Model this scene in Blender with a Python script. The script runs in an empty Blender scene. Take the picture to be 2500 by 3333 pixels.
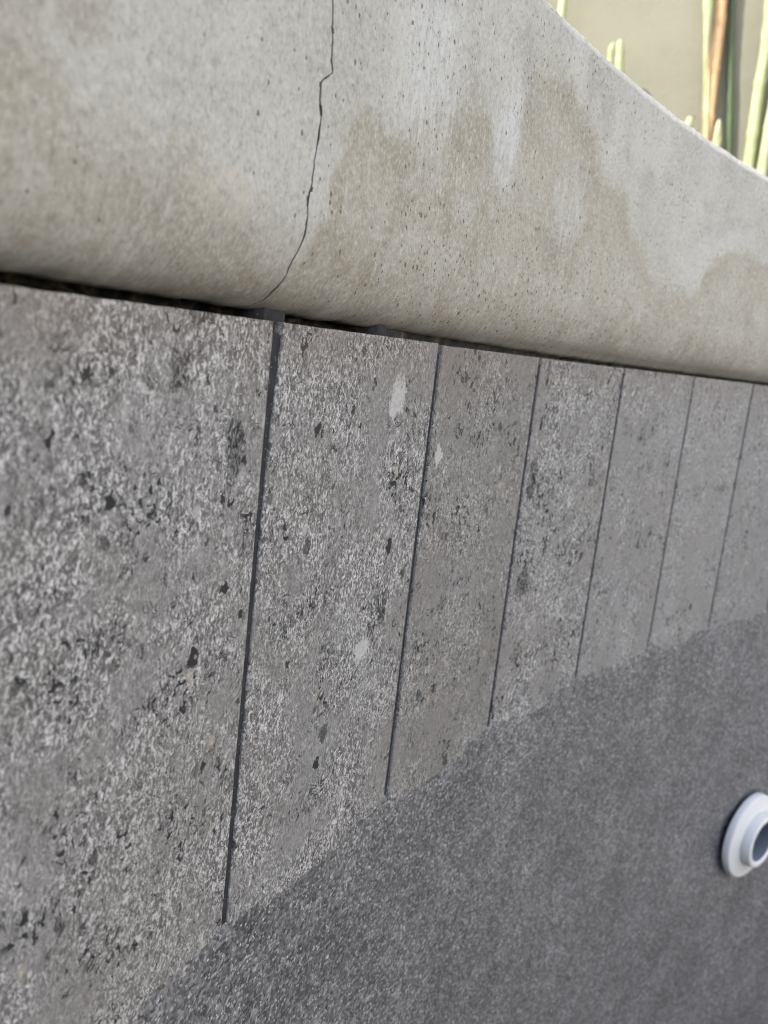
import bpy, math, random
from mathutils import Vector, Matrix, noise

# ------------------------------------------------------------------ camera
C = bpy.context.scene.collection
SC = bpy.context.scene
S = 0.836                                   # metres per survey unit
R = S / 0.6558829                           # radius of the curved pool wall
YAW, PITCH, ROLL = 0.42704103, -0.18431079, 0.11335629
CAM = Vector((-0.16316965, -0.13305224, -0.00327493)) * S
fw = Vector((math.cos(YAW)*math.cos(PITCH), math.sin(YAW)*math.cos(PITCH), math.sin(PITCH)))
rt = fw.cross(Vector((0, 0, 1))).normalized()
up = rt.cross(fw)
c_, s_ = math.cos(ROLL), math.sin(ROLL)
rr, uu = c_*rt + s_*up, c_*up - s_*rt
cd = bpy.data.cameras.new("camera")
cam = bpy.data.objects.new("camera", cd)
C.objects.link(cam)
cam.matrix_world = Matrix(((rr.x, uu.x, -fw.x, CAM.x), (rr.y, uu.y, -fw.y, CAM.y),
                           (rr.z, uu.z, -fw.z, CAM.z), (0, 0, 0, 1)))
cd.sensor_fit = 'VERTICAL'
cd.lens = 6.86
cd.sensor_height = 6.86 * 3333 / 2877.92
cd.clip_start = 0.005
cd.clip_end = 2000
cd.dof.use_dof = True
cd.dof.focus_distance = 0.245
cd.dof.aperture_fstop = 4.6
SC.camera = cam

# ------------------------------------------------------------------ sky, sun
SUN_DIR = Vector((-0.62, 0.45, 0.64)).normalized()       # towards the sun
world = bpy.data.worlds.new("World")
SC.world = world
world.use_nodes = True
wn = world.node_tree
sky = wn.nodes.new('ShaderNodeTexSky')
sky.sky_type = 'NISHITA'
sky.sun_disc = False
sky.sun_elevation = math.asin(SUN_DIR.z)
sky.sun_rotation = math.atan2(SUN_DIR.x, SUN_DIR.y)
sky.dust_density = 1.8
sky.ozone_density = 0.7
wn.nodes['Background'].inputs[1].default_value = 0.12
wn.links.new(sky.outputs[0], wn.nodes['Background'].inputs[0])
sl = bpy.data.lights.new("sun", 'SUN')
sl.energy = 4.5
sl.angle = math.radians(0.5)
sl.color = (1.0, 0.94, 0.85)
sun = bpy.data.objects.new("sun", sl)
C.objects.link(sun)
sun.rotation_euler = SUN_DIR.to_track_quat('Z', 'Y').to_euler()
sun.location = (0, 0, 5)
SC.view_settings.view_transform = 'Standard'
SC.view_settings.look = 'None'
SC.view_settings.gamma = 1
SC.view_settings.use_curve_mapping = False
SC.view_settings.exposure = 1.92
SC.cycles.use_denoising = True
SC.cycles.use_adaptive_sampling = False
SC.cycles.max_bounces = 6
SC.cycles.filter_width = 1.0

# ------------------------------------------------------------------ helpers
rnd = random.Random(7)

def P(s, d, z):
    """arc length s along the pool wall, d towards the pool, z up"""
    a = s / R
    r = R - d
    return Vector((r*math.sin(a), -R + r*math.cos(a), z))

def obj(name, verts, faces, mat, parent=None, uvs=None, smooth=True):
    me = bpy.data.meshes.new(name)
    me.from_pydata([tuple(v) for v in verts], [], faces)
    if uvs:
        ul = me.uv_layers.new(name="UVMap")
        for l in me.loops:
            ul.data[l.index].uv = uvs[l.vertex_index]
    if smooth:
        me.polygons.foreach_set('use_smooth', [True]*len(me.polygons))
    me.materials.append(mat)
    me.update()
    o = bpy.data.objects.new(name, me)
    C.objects.link(o)
    if parent:
        o.parent = parent
        o.matrix_parent_inverse = parent.matrix_world.inverted()
    return o

def empty(name, loc):
    o = bpy.data.objects.new(name, None)
    o.empty_display_size = 0.02
    C.objects.link(o)
    o.location = loc
    o.matrix_world = Matrix.Translation(loc)
    return o

def tag(o, label=None, cat=None, group=None, kind=None):
    for k, v in (('label', label), ('category', cat), ('group', group), ('kind', kind)):
        if v:
            o[k] = v
    return o

def grid_faces(nc, nr, closed=False, flip=False):
    """verts indexed col*nr+row"""
    f = []
    for i in range(nc if closed else nc-1):
        j = (i+1) % nc
        for r in range(nr-1):
            q = (i*nr+r, j*nr+r, j*nr+r+1, i*nr+r+1)
            f.append(q[::-1] if flip else q)
    return f

def sm(a, b, x):
    t = min(1, max(0, (x-a)/(b-a)))
    return t*t*(3-2*t)

def lerp_tab(tab, x):
    if x <= tab[0][0]:
        return tab[0][1]
    for (a, b), (c, d) in zip(tab, tab[1:]):
        if x <= c:
            return b + (d-b)*(x-a)/max(1e-9, c-a)
    return tab[-1][1]

def nz(x, y, z=0.0):
    return noise.noise(Vector((x, y, z)))

class NT:
    """small node-graph builder"""
    def __init__(self, name):
        self.m = bpy.data.materials.new(name)
        self.m.use_nodes = True
        self.t = self.m.node_tree
        self.b = self.t.nodes['Principled BSDF']
    def n(self, typ, **kw):
        x = self.t.nodes.new('ShaderNode'+typ)
        for k, v in kw.items():
            setattr(x, k, v)
        return x
    def put(self, sock, v):
        if isinstance(v, bpy.types.NodeSocket):
            self.t.links.new(v, sock)
        elif isinstance(v, (int, float)):
            sock.default_value = v
        else:
            sock.default_value = tuple(v) if len(v) == len(sock.default_value) else tuple(v)+(1,)
    def math(self, op, a, b=0.0, clamp=False):
        x = self.n('Math', operation=op, use_clamp=clamp)
        self.put(x.inputs[0], a); self.put(x.inputs[1], b)
        return x.outputs[0]
    def vmath(self, op, a, b):
        x = self.n('VectorMath', operation=op)
        self.put(x.inputs[0], a)
        if op == 'SCALE':
            self.put(x.inputs[3], b)
        else:
            self.put(x.inputs[1], b)
        return x.outputs[0]
    def noise(self, vec, scale, detail=3, rough=.55, dist=0.0, col=False):
        x = self.n('TexNoise')
        self.put(x.inputs['Vector'], vec); self.put(x.inputs['Scale'], scale)
        self.put(x.inputs['Detail'], detail); self.put(x.inputs['Roughness'], rough)
        self.put(x.inputs['Distortion'], dist)
        return x.outputs['Color' if col else 'Fac']
    def voro(self, vec, scale, feature='F1', rand=1.0):
        x = self.n('TexVoronoi', feature=feature)
        self.put(x.inputs['Vector'], vec); self.put(x.inputs['Scale'], scale)
        self.put(x.inputs['Randomness'], rand)
        return x
    def rng(self, v, a, b, c=0.0, d=1.0, smooth=False):
        x = self.n('MapRange')
        if smooth:
            x.interpolation_type = 'SMOOTHSTEP'
        for i, q in enumerate((v, a, b, c, d)):
            self.put(x.inputs[i], q)
        return x.outputs[0]
    def mix(self, f, a, b, mode='MIX'):
        x = self.n('Mix', data_type='RGBA', blend_type=mode)
        self.put(x.inputs[0], f); self.put(x.inputs[6], a); self.put(x.inputs[7], b)
        return x.outputs[2]
    def ramp(self, f, stops, interp='LINEAR'):
        x = self.n('ValToRGB')
        cr = x.color_ramp
        cr.interpolation = interp
        while len(cr.elements) < len(stops):
            cr.elements.new(.5)
        for e, (p, c) in zip(cr.elements, stops):
            e.position = p
            e.color = tuple(c)+(1,) if len(c) == 3 else c
        self.put(x.inputs[0], f)
        return x.outputs[0]
    def sep(self, v):
        x = self.n('SeparateXYZ'); self.put(x.inputs[0], v)
        return x.outputs
    def bump(self, h, strength, dist, prev=None):
        x = self.n('Bump')
        self.put(x.inputs['Strength'], strength); self.put(x.inputs['Distance'], dist)
        self.put(x.inputs['Height'], h)
        if prev:
            self.t.links.new(prev, x.inputs['Normal'])
        return x.outputs[0]
    def out(self, col=None, rough=None, nrm=None, spec=None):
        if col is not None: self.put(self.b.inputs['Base Color'], col)
        if rough is not None: self.put(self.b.inputs['Roughness'], rough)
        if nrm is not None: self.t.links.new(nrm, self.b.inputs['Normal'])
        if spec is not None: self.put(self.b.inputs['Specular IOR Level'], spec)
        return self.m
    def uv(self, off=(0, 0, 0)):
        x = self.n('UVMap', uv_map='UVMap')
        return self.vmath('ADD', x.outputs[0], off)
    def pos(self):
        return self.n('NewGeometry').outputs['Position']
    def spot(self, uv, s, z, rs, rz, wob, soft=.25):
        """irregular patch centred on (s, z): 1 inside"""
        d = self.vmath('SUBTRACT', uv, (s, z, 0))
        d = self.vmath('MULTIPLY', d, (1/rs, 1/rz, 0))
        x = self.n('VectorMath', operation='LENGTH'); self.put(x.inputs[0], d)
        r = self.math('ADD', x.outputs['Value'], wob)
        return self.rng(r, 1-soft, 1+soft, 1, 0)

# ------------------------------------------------------------------ materials
H = 0.1824*S                                 # tile height
COP_TOP = 0.1312*S
STAIN = [(-0.0478, 0.0314), (-0.0408, 0.0318), (-0.0347, 0.0268), (-0.024, 0.0255), (-0.0181, 0.0250), (-0.0145, 0.0215),
 (-0.0108, 0.0284), (-0.0046, 0.0275), (0.0017, 0.0205), (0.0096, 0.0198), (0.0188, 0.0149), (0.0308, 0.0122), (0.0395, 0.0199),
 (0.0434, 0.0337), (0.0482, 0.0439), (0.0538, 0.0507), (0.0609, 0.0492), (0.0696, 0.0487), (0.0755, 0.0516), (0.0823, 0.0585),
 (0.0968, 0.0656), (0.1098, 0.0685), (0.1205, 0.0681), (0.1306, 0.0577), (0.1400, 0.0551), (0.1454, 0.0829), (0.1606, 0.0897),
 (0.1766, 0.0901), (0.1915, 0.0882), (0.2084, 0.08), (0.2197, 0.0715), (0.2403, 0.0689), (0.2565, 0.0549), (0.2727, 0.0498),
 (0.2827, 0.0433), (0.3065, 0.0395), (0.334, 0.0384), (0.3501, 0.0553), (0.3783, 0.0655), (0.3982, 0.0685), (0.4265, 0.0644)]

def concrete_material():
    g = NT("coping_concrete")
    uv = g.uv()
    u, v, _ = g.sep(uv)
    z = g.sep(g.pos())[2]
    # stain boundary height as a curve of s
    fc = g.n('FloatCurve')
    cm = fc.mapping.curves[0]
    s0, s1 = -0.06, 0.44
    pts = [((s-s0)/(s1-s0), zz/0.12) for s, zz in STAIN]
    pts = [(0, pts[0][1])] + pts + [(1, pts[-1][1])]
    cm.points[0].location = pts[0]
    cm.points[1].location = pts[-1]
    for p_ in pts[1:-1]:
        cm.points.new(*p_)
    for p_ in cm.points:
        p_.handle_type = 'AUTO_CLAMPED'
    fc.mapping.update()
    big = g.noise(uv, 55, 4, .6)
    fine = g.noise(uv, 420, 4, .7)
    streak = g.noise(g.vmath('MULTIPLY', uv, (520, 90, 1)), 1.0, 3, .6)
    wig = g.math('ADD', g.math('ADD', g.math('MULTIPLY', g.math('SUBTRACT', big, .5), .018), g.math('MULTIPLY', g.math('SUBTRACT', g.noise(uv, 260, 4, .7), .5), .010)),
                 g.math('MULTIPLY', g.math('SUBTRACT', streak, .5), .007))
    uw = g.math('ADD', u, g.math('MULTIPLY', g.math('SUBTRACT', g.noise(uv, 90, 3), .5), .008))
    g.put(fc.inputs['Value'], g.rng(uw, s0, s1))
    zb = g.math('MULTIPLY', fc.outputs[0], 0.12)
    dz = g.math('SUBTRACT', g.math('ADD', zb, wig), z)
    soft = g.math('ADD', g.rng(u, .0, .06, .009, .002), g.rng(g.noise(g.vmath('ADD', uv, (5, 1, 0)), 32, 2), .42, .6, 0, .011))
    stain = g.rng(dz, g.math('MULTIPLY', soft, -.6), soft, 0, 1, True)
    rim = g.math('MULTIPLY', stain, g.rng(dz, .0, .016, 1, 0))            # darker tide line at the stain's edge
    # pale cement with cloudy patches
    cloud = g.noise(uv, 26, 5, .62)
    base = g.ramp(cloud, [(.3, (.355, .346, .306)), (.48, (.422, .413, .376)), (.68, (.495, .487, .455))])
    mott = g.noise(uv, 150, 5, .7)
    base = g.mix(g.rng(mott, .35, .7, 0, .5), base, (.47, .465, .44))
    sc_ = g.noise(uv, 38, 5, .65, .4)
    stc = g.ramp(sc_, [(.28, (.232, .206, .152)), (.46, (.308, .278, .214)), (.6, (.372, .345, .282)), (.72, (.335, .283, .213)), (.85, (.42, .39, .33))])
    stc = g.mix(g.rng(mott, .38, .68, 0, .55), stc, (.37, .355, .305))
    # the stain is mottled and thin in places
    sx = g.vmath('MULTIPLY', uv, (1.5, .8, 1))
    hole = g.rng(g.noise(g.vmath('ADD', sx, (3, 5, 0)), 75, 6, .7), .46, .68, 0, .75)
    hole = g.math('MAXIMUM', hole, g.math('MULTIPLY', g.rng(u, .035, -.01), g.rng(g.noise(g.vmath('ADD', sx, (3, 9, 0)), 150, 4, .65), .42, .6)))
    hole = g.math('MULTIPLY', hole, g.rng(dz, .004, .02))
    col = g.mix(g.math('MULTIPLY', stain, g.math('SUBTRACT', 1, hole)), base, stc)
    col = g.mix(g.math('MULTIPLY', rim, .28), col, (.265, .238, .18))
    # greyer damp patches high up, whitish bloom streaming above the stain
    high = g.rng(g.noise(g.vmath('ADD', uv, (9, 2, 0)), 45, 4, .6), .5, .62, 0, .55)
    high = g.math('MULTIPLY', high, g.rng(z, .05, .08))
    col = g.mix(high, col, (.30, .29, .28))
    wobb = g.math('MULTIPLY', g.math('SUBTRACT', g.noise(uv, 130, 4, .7), .5), 1.6)
    tan = g.math('MAXIMUM', g.spot(uv, -.052, .058, .011, .026, wobb, .5), g.spot(uv, -.034, .047, .006, .008, wobb, .5))
    col = g.mix(g.math('MULTIPLY', tan, .55), col, (.27, .235, .18))
    bl = g.spot(uv, .083, .076, .016, .024, wobb, .5)
    bl = g.math('MAXIMUM', bl, g.spot(uv, .137, .066, .009, .016, wobb, .45))
    bl = g.math('MAXIMUM', bl, g.math('MULTIPLY', g.spot(uv, .19, .056, .012, .012, wobb, .5), .6))
    blf = g.math('MULTIPLY', bl, g.rng(streak, .35, .62, .05, .9))
    col = g.mix(blf, col, (.56, .57, .58))
    # vertical run marks
    col = g.mix(g.rng(streak, .55, .78, 0, .42), col, (.52, .515, .49))
    col = g.mix(g.rng(streak, .45, .2, 0, .3), col, (.26, .245, .22))
    # fine grain
    fin2 = g.noise(g.vmath('MULTIPLY', uv, (1.3, .8, 1)), 950, 3, .7)
    col = g.mix(g.rng(fine, .52, .75, 0, .6), col, (.60, .59, .56))
    col = g.mix(g.rng(fine, .46, .25, 0, .6), col, (.17, .16, .14))
    col = g.mix(g.rng(fin2, .53, .72, 0, .6), col, (.62, .61, .58))
    col = g.mix(g.rng(fin2, .46, .28, 0, .6), col, (.15, .14, .12))
    # pin holes, thick along the lower roll and in the middle of the face
    dens = g.noise(g.vmath('ADD', uv, (1, 7, 0)), 22, 3, .6)
    low = g.math('MULTIPLY', g.rng(v, .045, .012), g.rng(u, .03, .1))
    dens = g.math('ADD', dens, g.math('MULTIPLY', low, .16))
    holes = None
    for sc2, rad, off in ((380, .26, 0), (640, .30, 4), (190, .13, 8)):
        vo = g.voro(g.vmath('ADD', g.vmath('MULTIPLY', uv, (1, .8, 1)), (off, off, 0)), sc2)
        cr = g.sep(vo.outputs['Color'])
        lim = g.math('MULTIPLY', g.rng(dens, .38, .66, .02, .75), g.rng(u, .02, .075, .12, 1))
        on = g.math('LESS_THAN', cr[0], lim)
        sz = g.math('MULTIPLY', g.rng(cr[1], 0, 1, .35, 1), rad)
        h_ = g.math('MULTIPLY', on, g.rng(vo.outputs['Distance'], g.math('MULTIPLY', sz, .6), sz, 1, 0))
        holes = h_ if holes is None else g.math('MAXIMUM', holes, h_)
    col = g.mix(g.math('MULTIPLY', holes, .82), col, (.075, .065, .052))
    warm_sheen = g.spot(uv, .006, .026, .011, .0045, wobb, .5)  # sheen on the roll, painted into the concrete colour
    col = g.mix(g.math('MULTIPLY', g.math('MULTIPLY', warm_sheen, g.rng(mott, .4, .65)), .6), col, (.56, .51, .41))
    # white lime flecks
    vo = g.voro(g.vmath('ADD', g.vmath('MULTIPLY', uv, (1, .5, 1)), (2, 2, 0)), 420)
    cr = g.sep(vo.outputs['Color'])
    fl = g.math('MULTIPLY', g.math('LESS_THAN', cr[2], g.math('ADD', g.rng(g.noise(uv, 30, 2), .5, .7, .0, .22), g.math('MULTIPLY', g.spot(uv, .098, .074, .034, .022, wobb, .5), .38))),
                g.rng(g.math('ADD', vo.outputs['Distance'], g.math('MULTIPLY', g.math('SUBTRACT', fine, .5), .5)), .12, .34, 1, 0))
    fl = g.math('MULTIPLY', fl, g.rng(u, .03, .06))
    col = g.mix(g.math('MULTIPLY', fl, .6), col, (.58, .56, .50))
    # shade under the roll, painted in as darker concrete
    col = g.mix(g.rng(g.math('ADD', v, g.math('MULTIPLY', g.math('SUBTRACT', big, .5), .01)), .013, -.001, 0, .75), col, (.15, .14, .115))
    hgt = g.math('SUBTRACT', g.math('ADD', g.math('MULTIPLY', fine, .5), g.math('MULTIPLY', mott, .6)), g.math('MULTIPLY', holes, 1.2))
    return g.out(col, .5, g.bump(hgt, .4, .0007), .4)

def tile_material(seed, contrast=1.0, tone=1.0, dark=.5, light=.3, spots=(), darks=(), tint=(1, 1, 1)):
    g = NT("stone_look_tile")
    uv0 = g.uv()
    uv = g.vmath('ADD', uv0, (seed*3.17, seed*1.91, 0))
    z = g.sep(uv0)[1]
    warp = g.vmath('SCALE', g.vmath('SUBTRACT', g.noise(uv, 130, 3, .6, 0, True), (.5, .5, .5)), .0035)
    w = g.vmath('MULTIPLY', g.vmath('ADD', uv, warp), (1.15, .8, 1))
    zone = g.noise(uv, 38, 4, .6)                                # where the grain is loud, where it is smooth
    grain = g.noise(w, 1150, 2.5, .6, .8)
    g2 = g.noise(g.vmath('MULTIPLY', w, (1, .75, 1)), 620, 2.5, .6, 1.6)
    rid = g.math('ABSOLUTE', g.math('SUBTRACT', g.noise(g.vmath('ADD', w, (6, 2, 0)), 420, 2, .55, 1.2), .5))
    rid2 = g.math('ABSOLUTE', g.math('SUBTRACT', g.noise(g.vmath('ADD', w, (3, 1, 0)), 300, 2.5, .6, 1.6), .5))
    amp = g.math('MULTIPLY', g.rng(zone, .40, .58, .30, 1.1), contrast)
    gr = g.math('SUBTRACT', g.math('ADD', g.math('MULTIPLY', grain, .6), g.math('MULTIPLY', g2, .6)), .60)
    gr = g.math('ADD', gr, g.math('MULTIPLY', g.rng(rid, .0, .028, 1, 0), .11))          # pale filaments
    gr = g.math('SUBTRACT', gr, g.math('MULTIPLY', g.rng(rid2, .0, .022, 1, 0), .10))    # dark hairlines
    fac = g.math('ADD', .47, g.math('MULTIPLY', gr, g.math('MULTIPLY', amp, 4.6)), True)
    k = tone*1.10
    col = g.ramp(fac, [(0, (.080*k, .079*k, .078*k)), (.3, (.145*k, .141*k, .137*k)), (.5, (.215*k, .209*k, .204*k)),
                       (.72, (.32*k, .312*k, .306*k)), (1, (.54*k, .53*k, .525*k))])
    # clouds of warmer and cooler grey
    cl = g.noise(uv, 20, 4, .6)
    col = g.mix(g.rng(cl, .45, .7, 0, .45), col, (.20*k, .185*k, .165*k))
    col = g.mix(g.rng(cl, .45, .25, 0, .35), col, (.31*k, .305*k, .305*k))
    # dark pits and flakes, sharp edged, gathered in drifts
    drift = g.noise(g.vmath('ADD', uv, (5, 9, 0)), 42, 4, .62)
    wq = g.vmath('ADD', w, g.vmath('SCALE', g.vmath('SUBTRACT', g.noise(uv, 420, 3, .65, 0, True), (.5, .5, .5)), .0042))
    pm = None
    for sc2, share, rad, off in ((95, .13, .31, 1), (170, .20, .32, 3), (330, .26, .36, 7)):
        vo = g.voro(g.vmath('ADD', wq, (off, 3, 0)), sc2)
        cr = g.sep(vo.outputs['Color'])
        lim = g.math('MULTIPLY', g.rng(drift, .40, .62, .12, 1.9), share*dark)
        sz = g.math('MULTIPLY', g.rng(cr[1], 0, 1, .35, 1), rad)
        q = g.math('MULTIPLY', g.math('LESS_THAN', cr[0], lim), g.rng(vo.outputs['Distance'], g.math('MULTIPLY', sz, .82), sz, 1, 0))
        q = g.math('MULTIPLY', q, g.rng(cr[2], 0, 1, .72, 1))
        pm = q if pm is None else g.math('MAXIMUM', pm, q)
    pit = g.noise(w, 230, 2.5, .55, 2.4)
    pm = g.math('MAXIMUM', pm, g.math('MULTIPLY', g.rng(pit, .57, .60), g.rng(drift, .60-.12*dark, .66-.12*dark)))
    vein = g.math('ABSOLUTE', g.math('SUBTRACT', g.noise(g.vmath('ADD', w, (2, 8, 0)), 110, 3, .6, 1.5), .5))
    pm = g.math('MAXIMUM', pm, g.math('MULTIPLY', g.rng(vein, .005, .016, .9, 0), g.rng(g.noise(g.vmath('ADD', uv, (7, 7, 0)), 85, 3), .58-.10*dark, .62-.10*dark)))
    wob = g.math('MULTIPLY', g.math('SUBTRACT', g.noise(w, 260, 4, .7), .5), 3.0)
    for (a, b, ra, rb) in darks:
        pm = g.math('MAXIMUM', pm, g.math('MULTIPLY', g.spot(uv0, a, b, ra, rb, wob, .12), g.rng(g2, .42, .55, 1, .35)))
    col = g.mix(g.math('MULTIPLY', pm, min(1, contrast+.3)), col, (.027, .029, .032))
    # pale chips
    vo2 = g.voro(g.vmath('ADD', w, (8, 1, 0)), 200)
    cr2 = g.sep(vo2.outputs['Color'])
    lp = g.math('MULTIPLY', g.math('LESS_THAN', cr2[1], .03+.09*light), g.rng(g.math('ADD', vo2.outputs['Distance'], g.math('MULTIPLY', g.math('SUBTRACT', g2, .5), .5)), .14, .34, 1, 0))
    lc = g.mix(g.math('LESS_THAN', cr2[2], .35), (.46, .45, .445), (.42, .37, .30))
    col = g.mix(g.math('MULTIPLY', lp, .75), col, lc)
    for (a, b, ra, rb) in spots:
        col = g.mix(g.math('MULTIPLY', g.spot(uv0, a, b, ra, rb, wob, .12), g.rng(grain, .35, .6, .55, .95)), col, (.52, .51, .505))
    if tint != (1, 1, 1):
        col = g.mix(1, col, tint, 'MULTIPLY')
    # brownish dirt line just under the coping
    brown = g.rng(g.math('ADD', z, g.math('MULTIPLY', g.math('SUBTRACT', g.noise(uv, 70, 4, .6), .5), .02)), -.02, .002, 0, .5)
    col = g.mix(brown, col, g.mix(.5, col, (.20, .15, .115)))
    hgt = g.math('SUBTRACT', g.math('ADD', grain, g.math('MULTIPLY', g2, .8)), g.math('MULTIPLY', pm, .5))
    return g.out(col, .7, g.bump(hgt, .30*contrast, .0005), .2)

def plaster_material():
    g = NT("quartz_plaster")
    uv = g.uv()
    n1 = g.noise(uv, 1500, 3, .7)
    vo = g.voro(uv, 1050)
    c = g.sep(vo.outputs['Color'])
    vo2 = g.voro(g.vmath('ADD', uv, (4, 4, 0)), 430)
    c2 = g.sep(vo2.outputs['Color'])
    cloud = g.noise(uv, 24, 5, .6)
    base = g.ramp(cloud, [(.3, (.122, .122, .126)), (.5, (.164, .163, .167)), (.7, (.208, .206, .211))])
    shade = g.ramp(c[0], [(0, (.3, .3, .3)), (.5, (.85, .85, .85)), (.8, (1.3, 1.3, 1.3)), (1, (2.2, 2.2, 2.2))])
    col = g.mix(1, base, shade, 'MULTIPLY')
    gl = g.math('MULTIPLY', g.math('LESS_THAN', c[1], .10), g.rng(vo.outputs['Distance'], .2, .42, 1, 0))
    col = g.mix(g.math('MULTIPLY', gl, .95), col, (.72, .72, .72))
    pb = g.math('MULTIPLY', g.math('LESS_THAN', c2[1], .045), g.rng(vo2.outputs['Distance'], .18, .34, 1, 0))
    col = g.mix(g.math('MULTIPLY', pb, .8), col, (.52, .51, .485))
    dk = g.math('MULTIPLY', g.math('LESS_THAN', c2[0], .10), g.rng(vo2.outputs['Distance'], .2, .4, 1, 0))
    col = g.mix(g.math('MULTIPLY', dk, .6), col, (.035, .036, .040))
    mid = g.noise(uv, 190, 5, .72)
    col = g.mix(1, col, g.ramp(mid, [(.25, (.52, .52, .52)), (.5, (1, 1, 1)), (.75, (1.5, 1.5, 1.5))]), 'MULTIPLY')
    hgt = g.math('ADD', g.math('MULTIPLY', g.math('SUBTRACT', 1, vo.outputs['Distance']), .7), g.math('MULTIPLY', n1, .6))
    hgt = g.math('ADD', hgt, g.math('MULTIPLY', g.noise(uv, 90, 3), 1.2))
    rough = g.mix(gl, (.55, .55, .55), (.18, .18, .18))
    return g.out(col, rough, g.bump(hgt, .5, .0008), .5)

def grout_material():
    g = NT("charcoal_grout")
    p_ = g.pos()
    vo = g.voro(p_, 1500)
    c = g.sep(vo.outputs['Color'])
    col = g.ramp(g.noise(p_, 260, 4, .65), [(.3, (.018, .018, .020)), (.6, (.036, .036, .040)), (.8, (.062, .061, .064))])
    gl = g.math('MULTIPLY', g.math('LESS_THAN', c[1], .05), g.rng(vo.outputs['Distance'], .2, .45, 1, 0))
    col = g.mix(g.math('MULTIPLY', gl, .6), col, (.24, .24, .24))
    # brown muck deep in the open joint
    rd = g.n('VectorMath', operation='LENGTH')
    g.put(rd.inputs[0], g.vmath('MULTIPLY', g.vmath('SUBTRACT', p_, (0, -R, 0)), (1, 1, 0)))
    deep = g.rng(rd.outputs['Value'], R+.004, R+.008)
    muck = g.ramp(g.noise(p_, 170, 4, .6), [(.44, (.012, .011, .010)), (.6, (.075, .06, .036)), (.72, (.2, .165, .10))])
    col = g.mix(deep, col, muck)
    return g.out(col, .8, g.bump(g.noise(p_, 900, 3, .6), .5, .0005), .3)

def plain(name, c, rough, var=.15, scale=40, bump=.1, spec=.5):
    g = NT(name)
    p_ = g.pos()
    n_ = g.noise(p_, scale, 4, .6)
    lo = tuple(x*(1-var) for x in c)
    hi = tuple(min(1, x*(1+var)) for x in c)
    return g.out(g.ramp(n_, [(.3, lo), (.7, hi)]), rough, g.bump(g.noise(p_, scale*6, 3), bump, .001), spec)

def stem_material(name, a, b, c):
    g = NT(name)
    tc = g.n('TexCoord').outputs['Object']
    f1 = g.noise(g.vmath('MULTIPLY', tc, (420, 420, 14)), 1.0, 3, .6)
    col = g.ramp(f1, [(.3, a), (.5, b), (.7, c)])
    band = g.noise(g.vmath('MULTIPLY', tc, (8, 8, 60)), 1.0, 3, .6)
    col = g.mix(g.rng(band, .5, .7, 0, .35), col, a)
    return g.out(col, .5, g.bump(f1, .3, .0006), .4)

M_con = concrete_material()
M_pla = plaster_material()
M_gro = grout_material()
M_pvc = plain("white_plastic", (.80, .80, .78), .32, .03, 60, .03)
M_gas = plain("dark_gasket", (.02, .02, .022), .6, .2, 60, .1)
M_bore = plain("shaded_bore", (.20, .22, .26), .45, .1, 60, .05)  # blue-grey carries the shade inside the plastic nozzle
M_soil = plain("dark_soil", (.09, .07, .05), .95, .5, 60, .8)
M_deck = plain("deck_paving", (.36, .34, .30), .85, .15, 4, .3)
M_floor = plain("pool_floor_plaster", (.07, .07, .073), .7, .2, 30, .3)
M_green = stem_material("pale_green_stem", (.14, .165, .065), (.21, .235, .12), (.29, .31, .19))
M_dark = stem_material("deep_green_leaf", (.03, .05, .02), (.045, .07, .03), (.06, .09, .04))
M_straw = stem_material("straw_stem", (.30, .17, .08), (.42, .26, .13), (.54, .38, .22))

# ------------------------------------------------------------------ setting
obj_floor = obj("pool_floor", [(0, -R, -1.15)] + [(1.5*R*math.sin(i*math.pi/48), -R+1.5*R*math.cos(i*math.pi/48), -1.15) for i in range(96)],
                [(0, i+1, (i+1) % 96+1) for i in range(96)], M_floor, smooth=False)
tag(obj_floor, kind='structure')
DECK_Z = COP_TOP - .012
RIN = R + .20
vs, fs = [], []
for i in range(128):
    a = i*math.pi/64
    for q in (RIN, RIN*1.5, RIN*4, 60, 900):
        vs.append((q*math.sin(a), -R+q*math.cos(a), DECK_Z - (0.02 if q < RIN*1.2 else 0)))
fs = grid_faces(128, 5, True)
tag(obj("ground", vs, fs, M_deck, smooth=False), kind='structure')

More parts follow.
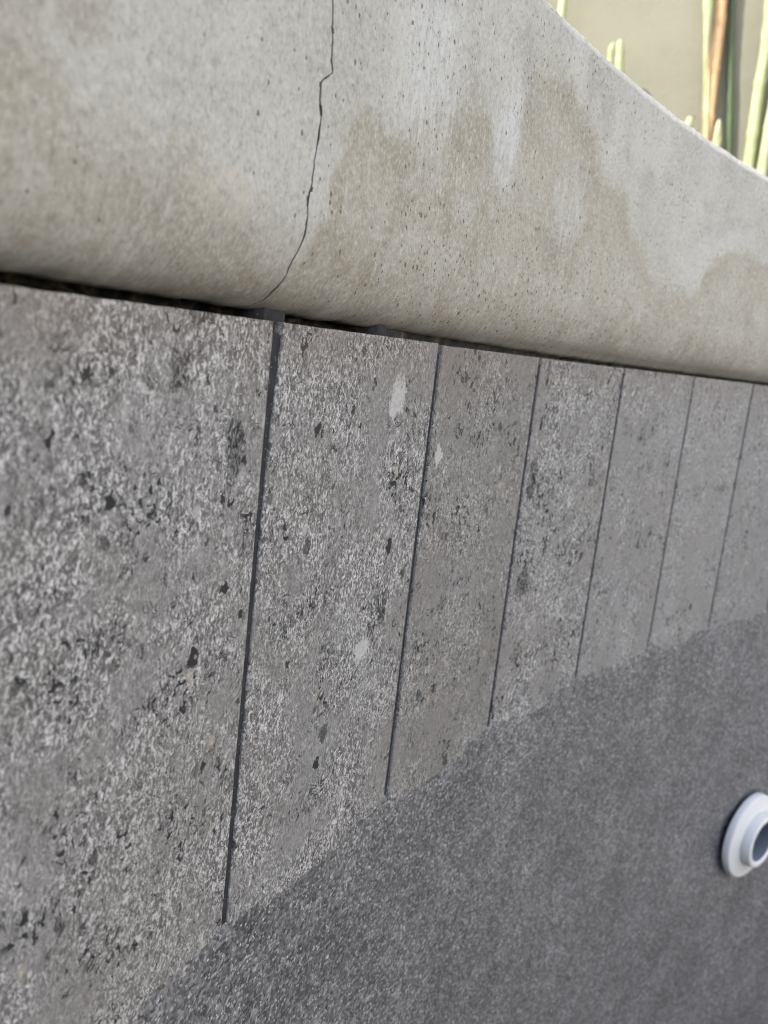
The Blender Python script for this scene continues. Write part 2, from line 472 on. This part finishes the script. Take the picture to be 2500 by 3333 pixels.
# ------------------------------------------------------------------ coping
CRACK = sorted([(0.06641, 0.03651), (0.06256, 0.03703), (0.0587, 0.03767), (0.05509, 0.03775), (0.05265, 0.03875), (0.05170, 0.0369), (0.05004, 0.03467),
 (0.04695, 0.03489), (0.04315, 0.03624), (0.03886, 0.03592), (0.03497, 0.03526), (0.032, 0.0348), (0.02667, 0.03391), (0.02239, 0.03406),
 (0.01858, 0.0346), (0.01551, 0.03349), (0.01143, 0.03229), (0.0095, 0.03274), (0.00635, 0.03173), (0.00366, 0.03133), (0.00239, 0.02992),
 (0.075, 0.0378), (0.082, 0.0369), (0.09, 0.0372), (0.0985, 0.0362), (0.112, 0.0367)])
COP_FACE = .009*S
def coping():
    prof = [(-.06, .0042), (-.03, .0032), (-.018, .0027), (-.012, .0023), (-.0085, .0021), (-.0064, .0021)]
    n = 18
    for i in range(n+1):
        t = i/n*math.pi/2
        prof.append((-.0055 + (COP_FACE+.0055)*math.sin(t), .0021 + .0225*(1-math.cos(t))))
    z = prof[-1][1]
    while z < COP_TOP-.0045:
        z += .00105
        prof.append((COP_FACE, z))
    z = prof[-1][1]
    rb = COP_TOP - z
    for x, y in ((.0001, .12), (.0004, .25), (.0013, .60), (.0021, .90), (.0023, .96), (.0028, .995)):     # worn, steep arris
        prof.append((COP_FACE - x, z + rb*y))
    prof += [(-.02, COP_TOP), (-.10, COP_TOP-.001), (-.205, COP_TOP-.002), (-.21, COP_TOP-.006), (-.21, .02)]
    arc = [0.0]
    for a, b in zip(prof, prof[1:]):
        arc.append(arc[-1] + math.hypot(a[0]-b[0], a[1]-b[1]))
    k0 = 6
    arc = [x-arc[k0] for x in arc]
    sc = .034
    cols = []
    t = -.075
    while t < .52:
        if abs(t-sc) > .0016:
            cols.append(t)
        t += .0015
    for e in (-.0012, -.0008, -.00034, -.00020, .00020, .00034, .0008, .0012):
        cols.append(sc+e)
    t = .525
    full = 2*math.pi*R
    while t < full-.08:
        cols.append(t)
        t += .012
    cols.sort()
    vs, uvs = [], []
    for t in cols:
        e = abs(t-sc)
        for i, (d, z) in enumerate(prof):
            s = t
            if e < .03:
                zz = min(max(z, .0024), .112)
                off = lerp_tab(CRACK, zz) - sc + .00075*nz(zz*420, 3) + .00028*nz(zz*1100, 8)
                wdt = .68 + .75*nz(zz*240, 17)
                if e < .0013:
                    s = sc + (t-sc)*wdt + off
                else:
                    s = t + off*(1-sm(.0013, .03, e))
            dd, zz = d, z
            if t < .53:
                amp = .00035 if k0 <= i < len(prof)-12 else .0002
                w = amp*nz(s*60, z*60, 1) + .00012*nz(s*260, arc[i]*260, 2)
                dd += w
                if 1 <= i < k0+4:                     # ragged lower edge
                    zz += .0005*nz(s*90, 0, 4) + .0004*nz(s*420, d*200, 5) - .0009*sm(.1, .24, s)
                if i >= len(prof)-12 and i < len(prof)-4:
                    zz += .0004*nz(s*50, 9, 4) + .0003*nz(s*260, 2, 5)
                if e < .0003:
                    dd -= .0035
                elif e < .0006:
                    dd -= .00015
            vs.append(P(s, dd, zz))
            uvs.append((s, arc[i]))
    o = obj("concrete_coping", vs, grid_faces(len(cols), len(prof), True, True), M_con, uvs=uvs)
    o.data.materials.append(plain("crack_dirt_shade", (.115, .095, .078), .95, .4, 300, .3))  # brown dirt, darkened to stand in for shade inside the crack
    nq = len(prof)-1
    for i, t in enumerate(cols):
        side = -.0013 < t-sc < -.0006 or .00025 < t-sc < .0006
        if side:                                   # crumbled lips here and there
            for r in range(nq):
                z_ = prof[r][1] if r > 10 else arc[r]
                if nz(z_*420, 5 if t < sc else 9, 2) > .24:
                    o.data.polygons[i*nq+r].material_index = 1
        if abs(t-sc) < .00022 or (t < sc and abs(t-sc) < .0004):
            for r in range(nq):
                o.data.polygons[i*nq+r].material_index = 1
    return tag(o, "pale concrete pool coping with rounded lower edge, tan stains and a jagged crack", "coping")
coping()

# ------------------------------------------------------------------ tile band
JOINTS = [.0445, .1472, .2423, .346, .4477, .5437]
JOINTS = [JOINTS[0]-.1*i for i in range(6, 0, -1)] + JOINTS + [JOINTS[-1]+.1*i for i in range(1, 14)]
JOINTS = [j*S for j in JOINTS]
band = empty("tiled_band", P(.1, 0, -H))
tag(band, "band of upright grey stone-look tiles with charcoal grout below the concrete coping", "tile band")
PARAM = {  # index of left joint: (seed, contrast, tone, dark, light, spots, darks)
 5: (1, 1.1, 1.07, .62, .5, [], [(.0252, -.0282, .0032, .007), (.0236, -.024, .002, .003), (-.016, -.063, .002, .003), (.004, -.012, .003, .004)]),
 6: (2, 1.0, 1.04, .5, .25, [(.0993, -.0168, .0040, .0060), (.0941, -.0932, .0036, .0042)], [(.0997, -.088, .004, .003), (.104, -.083, .003, .004)]),
 7: (3, .7, .97, .6, .3, [(.1302, -.0352, .0019, .0036)], [], (1.0, .985, .965)),
 8: (4, .95, 1.08, .85, .35, [], [(.2098, -.0485, .0035, .009), (.2155, -.093, .006, .006), (.211, -.004, .0012, .004)]),
 9: (5, .6, 1.10, .5, .25, [], []),
 10: (6, .55, 1.16, .4, .1, [], []),
 11: (7, .55, 1.08, .45, .2, [], []),
}
def tile(i):
    a, b = JOINTS[i], JOINTS[i+1]
    gap = .0023
    fine = 4 <= i <= 11
    nc, nr = (48, 170) if fine else (6, 8)
    tilt = rnd.uniform(-.0002, .0002)
    lip = rnd.uniform(-.00015, .00015)
    top = rnd.uniform(-.0006, .0)
    pa, pb = P(a+gap/2, 0, 0), P(b-gap/2, 0, 0)
    nrm = P((a+b)/2, 1, 0) - P((a+b)/2, 0, 0)
    us = [0, .0025] + [.0025 + .995*k/(nc-4) for k in range(1, nc-4)] + [.9975, 1]
    rs = [0, .0016] + [.0016 + .9968*k/(nr-4) for k in range(1, nr-4)] + [.9984, 1]
    nc, nr = len(us)+2, len(rs)+2
    vs, uvs = [], []
    for ci in range(nc):
        for ri in range(nr):
            u = us[min(max(ci-1, 0), nc-3)]
            r = rs[min(max(ri-1, 0), nr-3)]
            edge = (u in (0, 1)) or (r in (0, 1))
            back = ci in (0, nc-1) or ri in (0, nr-1)
            x = u
            zz = top - r*(H+.006)
            p_ = pa.lerp(pb, u)
            d = tilt*(u-.5)*2 + lip
            sj = zj = 0
            if fine:
                for side, q, sg in ((0, u, 1), (1, 1-u, -1)):
                    fo_ = max(0, 1-q/.07)
                    if fo_:
                        k = .00016*nz(zz*70, 7*i+side*3, 3) + .0007*max(0, nz(zz*120, 5*i+side*9, 9)-.32)
                        if i == 6 and side == 0:
                            k += .0016*sm(-.035, 0, zz)      # joint one flares open towards its top
                        sj += k*sg*fo_
                ft = max(0, 1-r/.05)
                zj = -ft*(.0003*abs(nz((a+(b-a)*u)*80, i, 2)) + .0007*max(0, nz((a+(b-a)*u)*130, i, 5)-.3))
                if edge:
                    d -= .0002
            if back:
                d = -.008
            tdir = (pb-pa).normalized()
            p_ = p_ + tdir*sj + nrm*d
            vs.append((p_.x, p_.y, zz+zj))
            sd = -.008 if ci == 0 else .008 if ci == nc-1 else 0
            uvs.append((a + gap/2 + (b-a-gap)*u + sd, zz + (.008 if ri == 0 else -.008 if ri == nr-1 else 0)))
    prm = PARAM.get(i, (i*1.7+3, .7, .98, .4, .2, [], []))
    m = tile_material(*prm)
    o = obj("tile", vs, grid_faces(nc, nr, False, False), m, band, uvs)
    return o
lab = {5: "wide nearest tile, coarsest grain with dark pits", 6: "tile with two white chips", 8: "tile with many dark blotches"}
for i in range(len(JOINTS)-1):
    o = tile(i)
    if i in lab:
        o["label"] = lab[i]

# grout: upright joints and the bed under the coping, partly fallen out
VOID = [(-.2, .0345), (.0442, .0865)]
def void(s):
    v = 0
    for a, b in VOID:
        e = .0012*nz(s*500, 4)
        v = max(v, sm(a+e-.0008, a+e+.0008, s)*(1-sm(b+e-.0012, b+e+.0012, s)))
    if s > .13:
        v = max(v, sm(.2, .35, nz(s*45, 2.2))*.25)
    return v
def grout():
    rows = [-H-.012] + [-H + (H-.004)*k/110 for k in range(111)] + [-.003, -.0024, -.0018, -.0012, -.0006, 0, .0006, .0012, .0018, .0024, .0032]
    cols = []
    t = -.1
    while t < .50:
        cols.append(t); t += .0006
    full = 2*math.pi*R
    while t < full-.1:
        cols.append(t); t += .02
    vs = []
    for s in cols:
        vd = void(s)
        crumbs = sm(.1, .45, nz(s*230, 6.6)) if s < .035 else sm(.25, .45, nz(s*190, 1.6))
        for z in rows:
            d = -.0006 + .0002*nz(s*220, z*180, 2) + .00012*nz(s*500, z*350, 5)
            if z > -.0025 and s < .5:
                dv = -.013 + .004*nz(s*160, z*400, 8) + .008*crumbs*(1-sm(-.001, .0012, z + .0012*nz(s*300, 3)))
                d = d*(1-vd) + vd*dv
                d -= (.0016 + .0042*sm(.088, .115, s) + .0012*nz(s*140, 3, 3))*(1-vd)
            vs.append(P(s, d, z))
    return obj("grout", vs, grid_faces(len(cols), len(rows), True), M_gro, band)
grout()

# ------------------------------------------------------------------ plaster wall
def plaster():
    rows = [0, .0004, .0009, .0015, .0022, .003, .0042, .006, .008, .011, .015, .02, .027, .036, .048]
    while rows[-1] < 1.15-H+.02:
        rows.append(rows[-1]+.014)
    cols = []
    t = -.09
    while t < .72:
        cols.append(t); t += .0012
    full = 2*math.pi*R
    while t < full-.1:
        cols.append(t); t += .02
    vs, uvs = [], []
    for s in cols:
        e = .0014*nz(s*38, 1) + .0007*nz(s*120, 2) + .0003*nz(s*330, 3) if s < .73 else 0
        for r in rows:
            z = -H + .0002 + e*(1-sm(0, .02, r)) - r
            d = -.0009 + .0014*sm(0, .0022, r)
            if s < .73:
                d += .0008*nz(s*35, z*35, 6)*sm(0, .02, r) + .0003*nz(s*170, z*170, 7) + .00028*nz(s*520, z*520, 4)*sm(.001, .006, r)
            vs.append(P(s, d, z))
            uvs.append((s, z))
    o = obj("plaster_wall", vs, grid_faces(len(cols), len(rows), True, True), M_pla, uvs=uvs)
    return tag(o, "dark grey speckled quartz plaster pool wall below the tile band", "pool wall")
plaster()

# ------------------------------------------------------------------ return fitting
def lathe(name, prof, mat, parent, fr, n=72):
    o_, ex, ey, ez = fr
    vs = []
    for i in range(n):
        a = i*2*math.pi/n
        for r, h in prof:
            vs.append(o_ + (ex*math.cos(a) + ey*math.sin(a))*r*S + ez*h*S)
    return obj(name, vs, grid_faces(n, len(prof), True), mat, parent)
FS, FZ = .676*S, -.394*S
fo = P(FS, 0, FZ)
ez = (P(FS, 1, FZ) - fo).normalized()
ex = Vector((0, 0, 1)).cross(ez).normalized()
ey = ez.cross(ex)
fit = empty("return_fitting", fo)
tag(fit, "round white plastic water inlet fitting on the dark plaster wall", "pool fitting")
fr = (fo, ex, ey, ez)
lathe("gasket", [(.012, .0005), (.0335, .0005), (.0335, .0054), (.012, .0054)], M_gas, fit, fr)
lathe("flange", [(.022, .0052), (.0378, .0052), (.0388, .0055), (.0390, .0060), (.0385, .0106), (.0380, .0114), (.0372, .0118),
                 (.036, .0120), (.0268, .0142), (.0252, .0145), (.0249, .0144), (.0247, .0136), (.0235, .0134)], M_pvc, fit, fr)
# the nozzle ball sits turned a little in its socket
q = Matrix.Rotation(math.radians(1), 3, ey) 
fr2 = (fo, q @ ex, q @ ey, q @ ez)
lathe("nozzle", [(.0240, .012), (.0243, .0165), (.0240, .0208), (.0236, .0217), (.0226, .0221), (.0200, .0221), (.0189, .0217), (.0184, .0210)], M_pvc, fit, fr2)
lathe("bore", [(.0184, .0209), (.0178, .0), (.0178, -.02), (.001, -.021)], M_bore, fit, fr2)

# ------------------------------------------------------------------ planter, garden wall, plants
WN = Vector((-.9, -.44, 0)).normalized()           # face of the garden wall
WT = Vector((WN.y, -WN.x, 0))
W0 = Vector((0, -R, 0)) - WN*1.76
def garden_wall():
    g = NT("olive_render")
    p_ = g.pos()
    n1 = g.noise(p_, 5, 5, .6)
    n2 = g.noise(p_, 60, 4, .6)
    col = g.ramp(n1, [(.3, (.135, .134, .100)), (.5, (.155, .154, .118)), (.7, (.175, .172, .135))])
    col = g.mix(g.rng(n2, .4, .7, 0, .3), col, (.17, .168, .125))
    m = g.out(col, .9, g.bump(g.noise(p_, 220, 4, .6), .4, .002), .2)
    L, Hh, T = 2.6, 1.9, .18
    prof = [(0, -.1), (0, Hh), (-.0, Hh+.001), (.02, Hh+.001), (.02, Hh+.05), (.01, Hh+.06), (-T-.01, Hh+.06), (-T-.02, Hh+.05), (-T-.02, Hh), (-T, Hh), (-T, -.1)]
    vs = []
    n = 40
    for i in range(n+1):
        for d, z in prof:
            q = W0 + WT*(-L + 2*L*i/n) + WN*d
            vs.append((q.x, q.y, z))
    fs = grid_faces(n+1, len(prof))
    k = len(prof)
    fs += [tuple(range(k)), tuple(n*k+j for j in range(k))[::-1]]
    o = obj("garden_wall", vs, fs, m, smooth=False)
    tag(o, "sunlit olive beige rendered garden wall behind the planting", "garden wall")
garden_wall()
# soil strip between coping and wall: a low mounded sheet just above the ground
vs, uvs = [], []
ns, nd = 60, 10
for i in range(ns+1):
    for j in range(nd+1):
        a = math.atan2(-WN.x, -WN.y) + (i/ns-.5)*1.0
        dirv = Vector((math.sin(a), math.cos(a), 0))
        far = 1.75/max(.2, dirv.dot(-WN))
        q = Vector((0, -R, 0)) + dirv*(RIN+.013 + (far-RIN-.013)*j/nd)
        vs.append((q.x, q.y, DECK_Z+.004 + .006*(1+nz(q.x*30, q.y*30, 2)) ))
tag(obj("planting_soil", vs, grid_faces(ns+1, nd+1), M_soil), kind='structure')

def fill_house():  # unseen building, added to bounce sunlight onto the shaded pool wall
    e = empty("fill_house", (0.5, -7.5, DECK_Z))
    tag(e, "unseen white rendered building, added across the deck to bounce light onto the pool", "fill_house")
    m = plain("white_render", (.74, .73, .71), .85, .06, 3, .2)
    gl = plain("window_glass", (.05, .06, .07), .08, .1, 3, 0)
    al = plain("window_frame", (.10, .10, .11), .5, .1, 30, .05)
    def box(name, a, b, mat, par):
        x0, y0, z0 = a; x1, y1, z1 = b
        v = [(x, y, z) for x in (x0, x1) for y in (y0, y1) for z in (z0, z1)]
        f = [(0, 1, 3, 2), (4, 6, 7, 5), (0, 4, 5, 1), (2, 3, 7, 6), (0, 2, 6, 4), (1, 5, 7, 3)]
        return obj(name, v, f, mat, par, smooth=False)
    box("wall", (-7, -12, DECK_Z), (15, -6.5, 5.2), m, e)
    box("roof", (-7.5, -12.5, 5.203), (15.5, -6.0, 5.4), al, e)
    for x in (-4.6, 3.4):
        w = box("window", (x, -6.498, .9), (x+1.5, -6.45, 2.2), al, e)
        box("pane", (x+.06, -6.448, .96), (x+1.44, -6.44, 2.14), gl, w)
fill_house()

def px_ray(x, y):
    f = 2877.92
    return (fw + rr*((x-1250)/f) - uu*((y-1666.5)/f)).normalized()
def at(x, y, off):
    """survey of where a stem stands: on the plane a little in front of the garden wall"""
    d = px_ray(x, y)
    pl = W0 + WN*off
    return CAM + d*((pl-CAM).dot(WN)/d.dot(WN))
def stem(name, pts, rads, mat, parent=None, flat=1.0, n=12, base=None):
    """a tapering stalk through points, rooted at pts[0]"""
    # densify
    dp = []
    m_ = 8
    P3 = [pts[0]] + pts + [pts[-1]]
    R3 = [rads[0]] + rads + [rads[-1]]
    for i in range(1, len(P3)-2):
        for k in range(m_):
            t = k/m_
            a, b, c, d = P3[i-1], P3[i], P3[i+1], P3[i+2]
            q = .5*((2*b) + (c-a)*t + (2*a-5*b+4*c-d)*t*t + (3*b-3*c+d-a)*t**3)
            dp.append((q, R3[i] + (R3[i+1]-R3[i])*t))
    dp.append((pts[-1], rads[-1]))
    vs = []
    for q, r in dp:
        for j in range(n):
            a = j*2*math.pi/n
            w = 1 + .08*nz(q.z*60+j, q.x*40, 3) + .13*max(0, math.cos(q.z*95+pts[0].x*70)-.9)/.1
            vs.append(q + (WT*math.cos(a)*r + WN*math.sin(a)*r*flat)*w)
    vs.append(dp[-1][0] + Vector((0, 0, rads[-1]*1.1)))
    k = len(dp)
    fs = []
    for i in range(k-1):
        for j in range(n):
            fs.append((i*n+j, i*n+(j+1) % n, (i+1)*n+(j+1) % n, (i+1)*n+j))
    for j in range(n):
        fs.append(((k-1)*n+j, (k-1)*n+(j+1) % n, len(vs)-1))
    o0 = base if base is not None else pts[0]
    vs = [v-o0 for v in vs]
    o = obj(name, vs, fs, mat, parent)
    if parent is None:
        o.location = o0
    return o
GZ = DECK_Z
def rooted(pix, off, lean=0.0):
    """3-D polyline through the surveyed picture points, carried on down to the soil"""
    pts = [at(x, y, off) for x, y in pix]
    a, b = pts[0], pts[1]
    d = (a-b).normalized()
    root = a + d*((a.z-GZ)/max(.3, -d.z))
    root.z = GZ
    step = (a-b).length
    return [root, a+d*min(step, .45*(a-root).length)] + pts
PXM = 1.42/2878                                     # metres per photo pixel there
def grow_stem(shoots, label, name="reed_plant", cat="plant", group="stalks along the garden wall"):
    base = rooted(shoots[0][0], shoots[0][1])[0]
    e = empty(name, base)
    tag(e, label, cat, group)
    for pix, off, wpx, mat, nm in shoots:
        pts = rooted(pix, off)
        rads = [w*PXM/2 for w in wpx]
        stem(nm, pts, [rads[0]]*2+rads, mat, e, .8, base=Vector((0, 0, 0)))
    return e

grow_stem([([(2302, 440), (2312, 320), (2323, 200), (2343, 0), (2366, -300), (2380, -700)], .014, (30, 36, 40, 43, 40, 34), M_straw, "cane"),
           ([(2293, 320), (2297, 200), (2302, 100), (2306, 0), (2308, -300)], .026, (6, 12, 22, 30, 28), M_green, "leaf"),
           ([(2374, 470), (2376, 330), (2378, 180), (2384, 0), (2392, -300)], .006, (14, 19, 19, 16, 14), M_dark, "leaf")],
          "orange brown dry cane with a green blade along its left side, tallest behind the coping")
grow_stem([([(2334, 460), (2338, 420), (2341, 392)], .03, (26, 20, 9), M_green, "shoot")],
          "stubby pale green shoot at the foot of the orange cane")
grow_stem([([(2440, 520), (2454, 420), (2474, 270), (2496, 130), (2512, -100), (2530, -500)], .016, (36, 36, 34, 32, 30, 24), M_green, "shoot")],
          "long pale green stalk bowing right, near the right edge of the photo")
grow_stem([([(2482, 550), (2500, 440), (2520, 330), (2560, 100)], .03, (32, 30, 30, 22), M_green, "shoot")],
          "green stalk lowest at the right edge, in front of the long bowed one")
grow_stem([([(1985, 205), (1990, 160), (1996, 142)], .03, (18, 16, 9), M_green, "shoot"),
           ([(2017, 215), (2018, 160), (2018, 136)], .03, (25, 25, 16), M_green, "shoot")],
          "pair of short pale green shoot tips left of the tall cane")
grow_stem([([(1828, 40), (1832, 8), (1836, -14)], .03, (24, 22, 14), M_green, "shoot")],
          "leftmost green shoot tip, at the top of the photo by the coping rim")
grow_stem([([(2240, 412), (2246, 394)], .03, (24, 14), M_green, "shoot")],
          "tiny pale tip just above the coping rim left of the orange cane")
